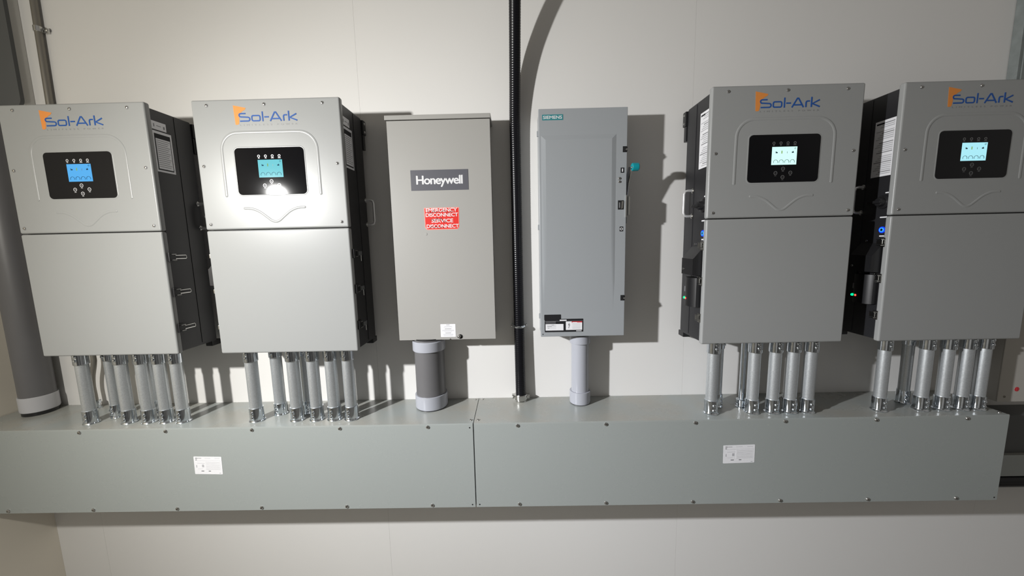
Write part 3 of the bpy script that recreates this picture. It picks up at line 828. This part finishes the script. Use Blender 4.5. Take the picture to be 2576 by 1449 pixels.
# I / O marks
b = MB(); b.box(L(.5145), L(.5265), -DS-0.0004, -DS, Z(.8372), Z(.8542), M['ink']); b.box(L(.5187), L(.5222), -DS-0.0007, -DS, Z(.8405), Z(.8510), M['white'])
o = b.build('position_sticker', t); o['label'] = 'small black sticker with a white I'
b = MB(); b.box(L(.5138), L(.5260), -DS-0.0004, -DS, Z(.6432), Z(.6592), M['ink'])
b.stroke(arc(L(.5199), Z(.6512), 0.0038, 0, 360, 20), 0.0020, -DS-0.0004, 0.0003, M['white'])
o = b.build('position_sticker', t); o['label'] = 'small black sticker with a white ring'
for z in (.8190, .8083):
    b = MB(); dome(b, (L(.5105), -DS, Z(z)), (0, -1, 0), 0.0044, M['screw'], 0.004); b.build('door_screw', t)
# window
b = MB(); b.box(L(.5068), L(.5258), -DS-0.0012, -DS, Z(.7165), Z(.7468), M['hole'])
b.box(L(.5105), L(.5138), -DS-0.0016, -DS-0.001, Z(.7220), Z(.7400), M['midi'])
b.prism([(L(.5175), Z(.7185)), (L(.5228), Z(.7200)), (L(.5245), Z(.7440)), (L(.5190), Z(.7435))], 'y', -DS-0.0030, -DS-0.001, M['steel'])
b.build('interlock_slot', t)
# operating lever on the right side
b = MB()
b.box(WS-0.001, WS+0.0045, -DS+0.004, -0.030, Z(.6700), Z(.7640), M['sgrey'], bev=0.001)
b.box(WS-0.003, WS+0.0010, -DS-0.004, -DS+0.004, Z(.6900), Z(.7640), M['steel'], bev=0.0006)
b.box(WS+0.0040, WS+0.0065, -DS+0.004, -DS+0.060, Z(.6960), Z(.7600), M['sgrey'], bev=0.001)
b.box(WS+0.0060, WS+0.0125, -DS-0.002, -DS+0.004, Z(.6960), Z(.7600), M['steel'], bev=0.002)
hb = b.build('lever_base', t)
b = MB()
b.tube([(WS+0.0065, -DS+0.030, Z(.742)), (WS+0.0075, -DS+0.010, Z(.790)), (WS+0.0105, -DS-0.018, Z(.844))], 0.0032, M['steel'], n=10)
b.prism([(-DS+0.055, Z(.730)), (-DS+0.012, Z(.745)), (-DS-0.012, Z(.815)), (-DS-0.020, Z(.852)), (-DS-0.010, Z(.852)), (-DS+0.030, Z(.800))], 'x', WS+0.0010, WS+0.0040, M['blk2'])
lv = b.build('lever', t)
b = MB()
b.lathe((WS+0.0098, -DS-0.020, Z(.8515)), (1, 0, 0), [(0.0110, 0), (0.0128, 0.0015), (0.0134, 0.006), (0.0130, 0.021), (0.0110, 0.0235)], M['teal'], n=24)
dome(b, (WS+0.0090, -DS-0.027, Z(.8490)), (-0.6, -1, 0), 0.0030, M['steel'])
kn = b.build('lever_knob', lv); kn['label'] = 'teal plastic knob'
# hinges left
for z in (.9730, .6630, .3510):
    b = MB(); b.box(-0.0050, 0.002, -DS+0.014, -DS+0.020, Z(z-.009), Z(z+.009), M['sgrey'], bev=0.001); b.build('hinge', t)
# black label pair
b = MB(); b.prism(rrect(L(.2535), L(.3125), Z(.3385), Z(.3582), 0.002), 'y', -DS-0.0005, -DS, M['ink']); o = b.build('rating_label', t); o['label'] = 'plain black label'
b = MB(); b.prism(rrect(L(.2548), L(.3910), Z(.2950), Z(.3420), 0.002), 'y', -DS-0.0004, -DS, M['ink'])
yl = -DS-0.0004
def rq(x0, x1, z0, z1, m, k=1): b.box(L(x0), L(x1), yl-0.0002*k, yl, Z(z0), Z(z1), m)
rq(.3080, .3320, .3352, .3392, M['paper']); rq(.2550, .3905, .3338, .3346, M['midi'])
rq(.2580, .2940, .3308, .3325, M['midi']); rq(.2580, .2940, .3262, .3276, M['midi'])
rq(.2580, .3210, .3010, .3240, M['paper'])
for q in (.3200, .3170, .3130, .3080): rq(.2610, .2950+.02*((q*1e4) % 2), q-.0005, q+.0005, M['palei'], 2)
rq(.2790, .2880, .3198, .3212, M['midi'], 2); rq(.2640, .2800, .3150, .3162, M['midi'], 2); rq(.2660, .2710, .3090, .3102, M['midi'], 2)
rq(.3295, .3870, .3020, .3325, M['paper']); rq(.3500, .3870, .3285, .3325, M['redink'], 2); rq(.3530, .3690, .3287, .3300, M['paper'], 3)
for q in (.3240, .3195, .3150, .3105, .3065): rq(.3520, .3810, q-.0005, q+.0006, M['palei'], 2)
b.stroke([(L(.3412), Z(.3270)), (L(.3385), Z(.3195)), (L(.3432), Z(.3215)), (L(.3395), Z(.3110)), (L(.3400), Z(.3080))], 0.0014, yl-0.0002, 0.0003, M['ink'])
rq(.3660, .3850, .2970, .2992, M['paper'])
o = b.build('rating_label', t); o['label'] = 'black label with white fields, a lightning bolt and a red strip'
b = MB(); b.lathe((L(.2485), -DS-0.0001, Z(.2877)), (0, -1, 0), [(0.0020, 0), (0.0018, 0.0004)], M['hole'], n=10); b.build('rivet_hole', t)

# ------------------------------------------------------------------ black flexible conduit
pts = [(.1665, -.0270, .020), (.1655, -.0245, .15), (.1648, -.0225, .30), (.1643, -.0215, .50), (.1640, -.0210, .75), (.1638, -.0220, .95), (.1639, -.0245, 1.049), (.1655, -.0315, 1.1266), (.1670, -.0430, 1.200), (.1684, -.0592, 1.269), (.1697, -.0812, 1.332), (.1709, -.1062, 1.389), (.1725, -.140, 1.450), (.1745, -.185, 1.515), (.1770, -.245, 1.585), (.180, -.330, 1.660), (.183, -.44, 1.73)]
sp = spline(pts, 24)
# resample evenly for ribs
acc = [0.0]
for a, c in zip(sp[:-1], sp[1:]): acc.append(acc[-1]+(c-a).length)
step = 0.0075/4
N = int(acc[-1]/step); P = []; rad = []; j = 0
for k in range(N):
    s_ = k*step
    while acc[j+1] < s_: j += 1
    f = (s_-acc[j])/max(1e-9, acc[j+1]-acc[j])
    P.append(sp[j].lerp(sp[j+1], f)); rad.append(0.0193+(0.0003, 0.0001, -0.0003, 0.0001)[k % 4])
t = thing('flexible_conduit', 'black ribbed flexible conduit rising between the beige box and the blue-grey switch', 'conduit', (.1665, -.027, 0))
o0 = Vector((.1665, -.027, 0))
b = MB(); b.tube([p-o0 for p in P], 0.0193, M['flex'], n=28, rads=rad); b.build('jacket', t, smooth=60)
b = MB()
b.lathe((0, 0, 0), (0, 0, 1), [(0.026, 0), (0.0265, 0.003), (0.0235, 0.005), (0.0235, 0.009)], M['steel'], n=32)
b.lathe((0, 0, 0.008), (0, 0, 1), [(0.0255, 0), (0.0262, 0.002), (0.0262, 0.016), (0.0245, 0.019), (0.0205, 0.019)], M['steel'], n=32)
b.box(-0.034, -0.022, -0.008, 0.008, 0.010, 0.026, M['steel'], bev=0.0015); b.box(0.022, 0.034, -0.008, 0.008, 0.010, 0.026, M['steel'], bev=0.0015)
fc = b.build('end_fitting', t)
for s_ in (-1, 1):
    b = MB(); dome(b, (s_*0.029, -0.008, 0.018), (0, -1, 0), 0.0045, M['screw'], 0.004); b.build('clamp_screw', fc)
t = thing('conduit_strap', 'steel strap holding the black flexible conduit to the wall', 'strap', (.1650, 0, .2960))
b = MB(); z = 0
ring = [(0.0205*math.cos(R(a)), -.0225+0.0205*math.sin(R(a)), 0) for a in range(0, -181, -12)]
ring = [(0.0215, -0.001, 0)]+ring+[(-0.0215, -0.001, 0)]
b.tube([(x, y, 0) for x, y, _ in ring], 0.0045, M['chrome'], n=10, flat=None)
b.box(-0.0300, -0.019, -0.012, 0, -0.005, 0.005, M['chrome'], bev=0.001); b.box(0.019, 0.031, -0.012, 0, -0.005, 0.005, M['chrome'], bev=0.001)
b.build('band', t)
for s_ in (-1, 1):
    b = MB(); dome(b, (s_*0.0265, -0.012, 0), (0, -1, 0), 0.0048, M['screw'], 0.006); b.build('nut', t)

# ------------------------------------------------------------------ left: dark box and wall tube
t = thing('junction_box', 'dark grey box with a rounded lower corner above the wide plastic pipe', 'electrical box', (XL+0.005, 0, 1.124))
xr = -1.577-(XL+0.005)
b = MB(); b.box(0.0, xr-0.004, -0.034, 0, 0.003, 0.62, M['backbox'], bev=0.002); b.build('body', t)
b = MB()
poly = [(0.0, 0.0)] + arc(xr-0.030, 0.030, 0.030, -90, 0, 10) + [(xr, 0.62), (0, 0.62)]
b.prism(poly, 'y', -0.045, -0.0335, M['darkbox']); dd = b.build('door', t)
t = thing('wall_tube', 'thin tarnished steel tube rising on the wall above the leftmost inverter', 'conduit', (-1.5155, -0.014, 0.93))
b = MB(); b.cyl((0, 0, 0), (0.010, 0, 0.75), 0.0098, M['emt'], n=24); b.build('pipe', t)
b = MB(); b.cyl((0.006, 0, 0.455), (0.006, 0, 0.473), 0.0118, M['steel'], n=24)
b.box(0.016, 0.034, 0.006, 0.013, 0.454, 0.470, M['steel'], bev=0.001); dome(b, (0.0315, 0.006, 0.4635), (0, -1, 0), 0.0072, M['steel'], 0.006)
b.build('strap', t)

# ------------------------------------------------------------------ far right objects
t = thing('metal_enclosure', 'mottled grey steel enclosure at the top right edge above the rightmost inverter', 'electrical box', (1.905, 0, 0.42))
b = MB(); b.box(0, 0.60, -0.030, -0.001, 0, 1.6, M['mottle'], bev=0.002); b.build('body', t)
b = MB(); b.box(0.01, 0.60, -0.034, -0.030, 0.01, 1.6, M['mottle'], bev=0.001); b.build('door', t)
t = thing('meter_box', 'white box with a small red sticker right of the rightmost inverter', 'electrical box', (1.9085, 0, -0.004))
b = MB(); b.box(0, 0.128, -0.098, 0, 0, 0.40, M['cream'], bev=0.002); b.build('body', t)
b = MB(); b.box(0, 0.128, -0.1015, -0.098, 0, 0.40, M['cream'], bev=0.0015); b.build('door', t)
b = MB(); b.lathe((0.0650, -0.1015, 0.0475), (0, -1, 0), [(0.0085, 0), (0.0083, 0.0005), (0.0001, 0.0005)], M['redink'], n=20)
b.box(0.063, 0.067, -0.1025, -0.1015, 0.041, 0.054, M['redink'])
o = b.build('red_sticker', t); o['label'] = 'small round red sticker'
b = MB(); dome(b, (0.0240, -0.1015, 0.0200), (0, -1, 0), 0.0042, M['emt'], 0.002); b.build('door_screw', t)
t = thing('cable_trough', 'dim grey trough past the right end of the wireway with a black cable under it', 'wireway', (1.965, 0, -0.300))
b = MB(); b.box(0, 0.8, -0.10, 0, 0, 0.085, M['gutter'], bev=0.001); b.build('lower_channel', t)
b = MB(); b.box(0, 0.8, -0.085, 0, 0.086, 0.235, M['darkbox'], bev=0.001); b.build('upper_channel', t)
t2 = MB(); t2.tube([(0, 0, 0), (0.4, 0, 0), (0.8, 0, 0)], 0.027, M['flex'], n=24)
o = t2.build('black_cable', None); o.location = (1.965, -0.075, -0.330)
o['label'] = 'thick black cable under the dim trough at the right edge'; o['category'] = 'cable'
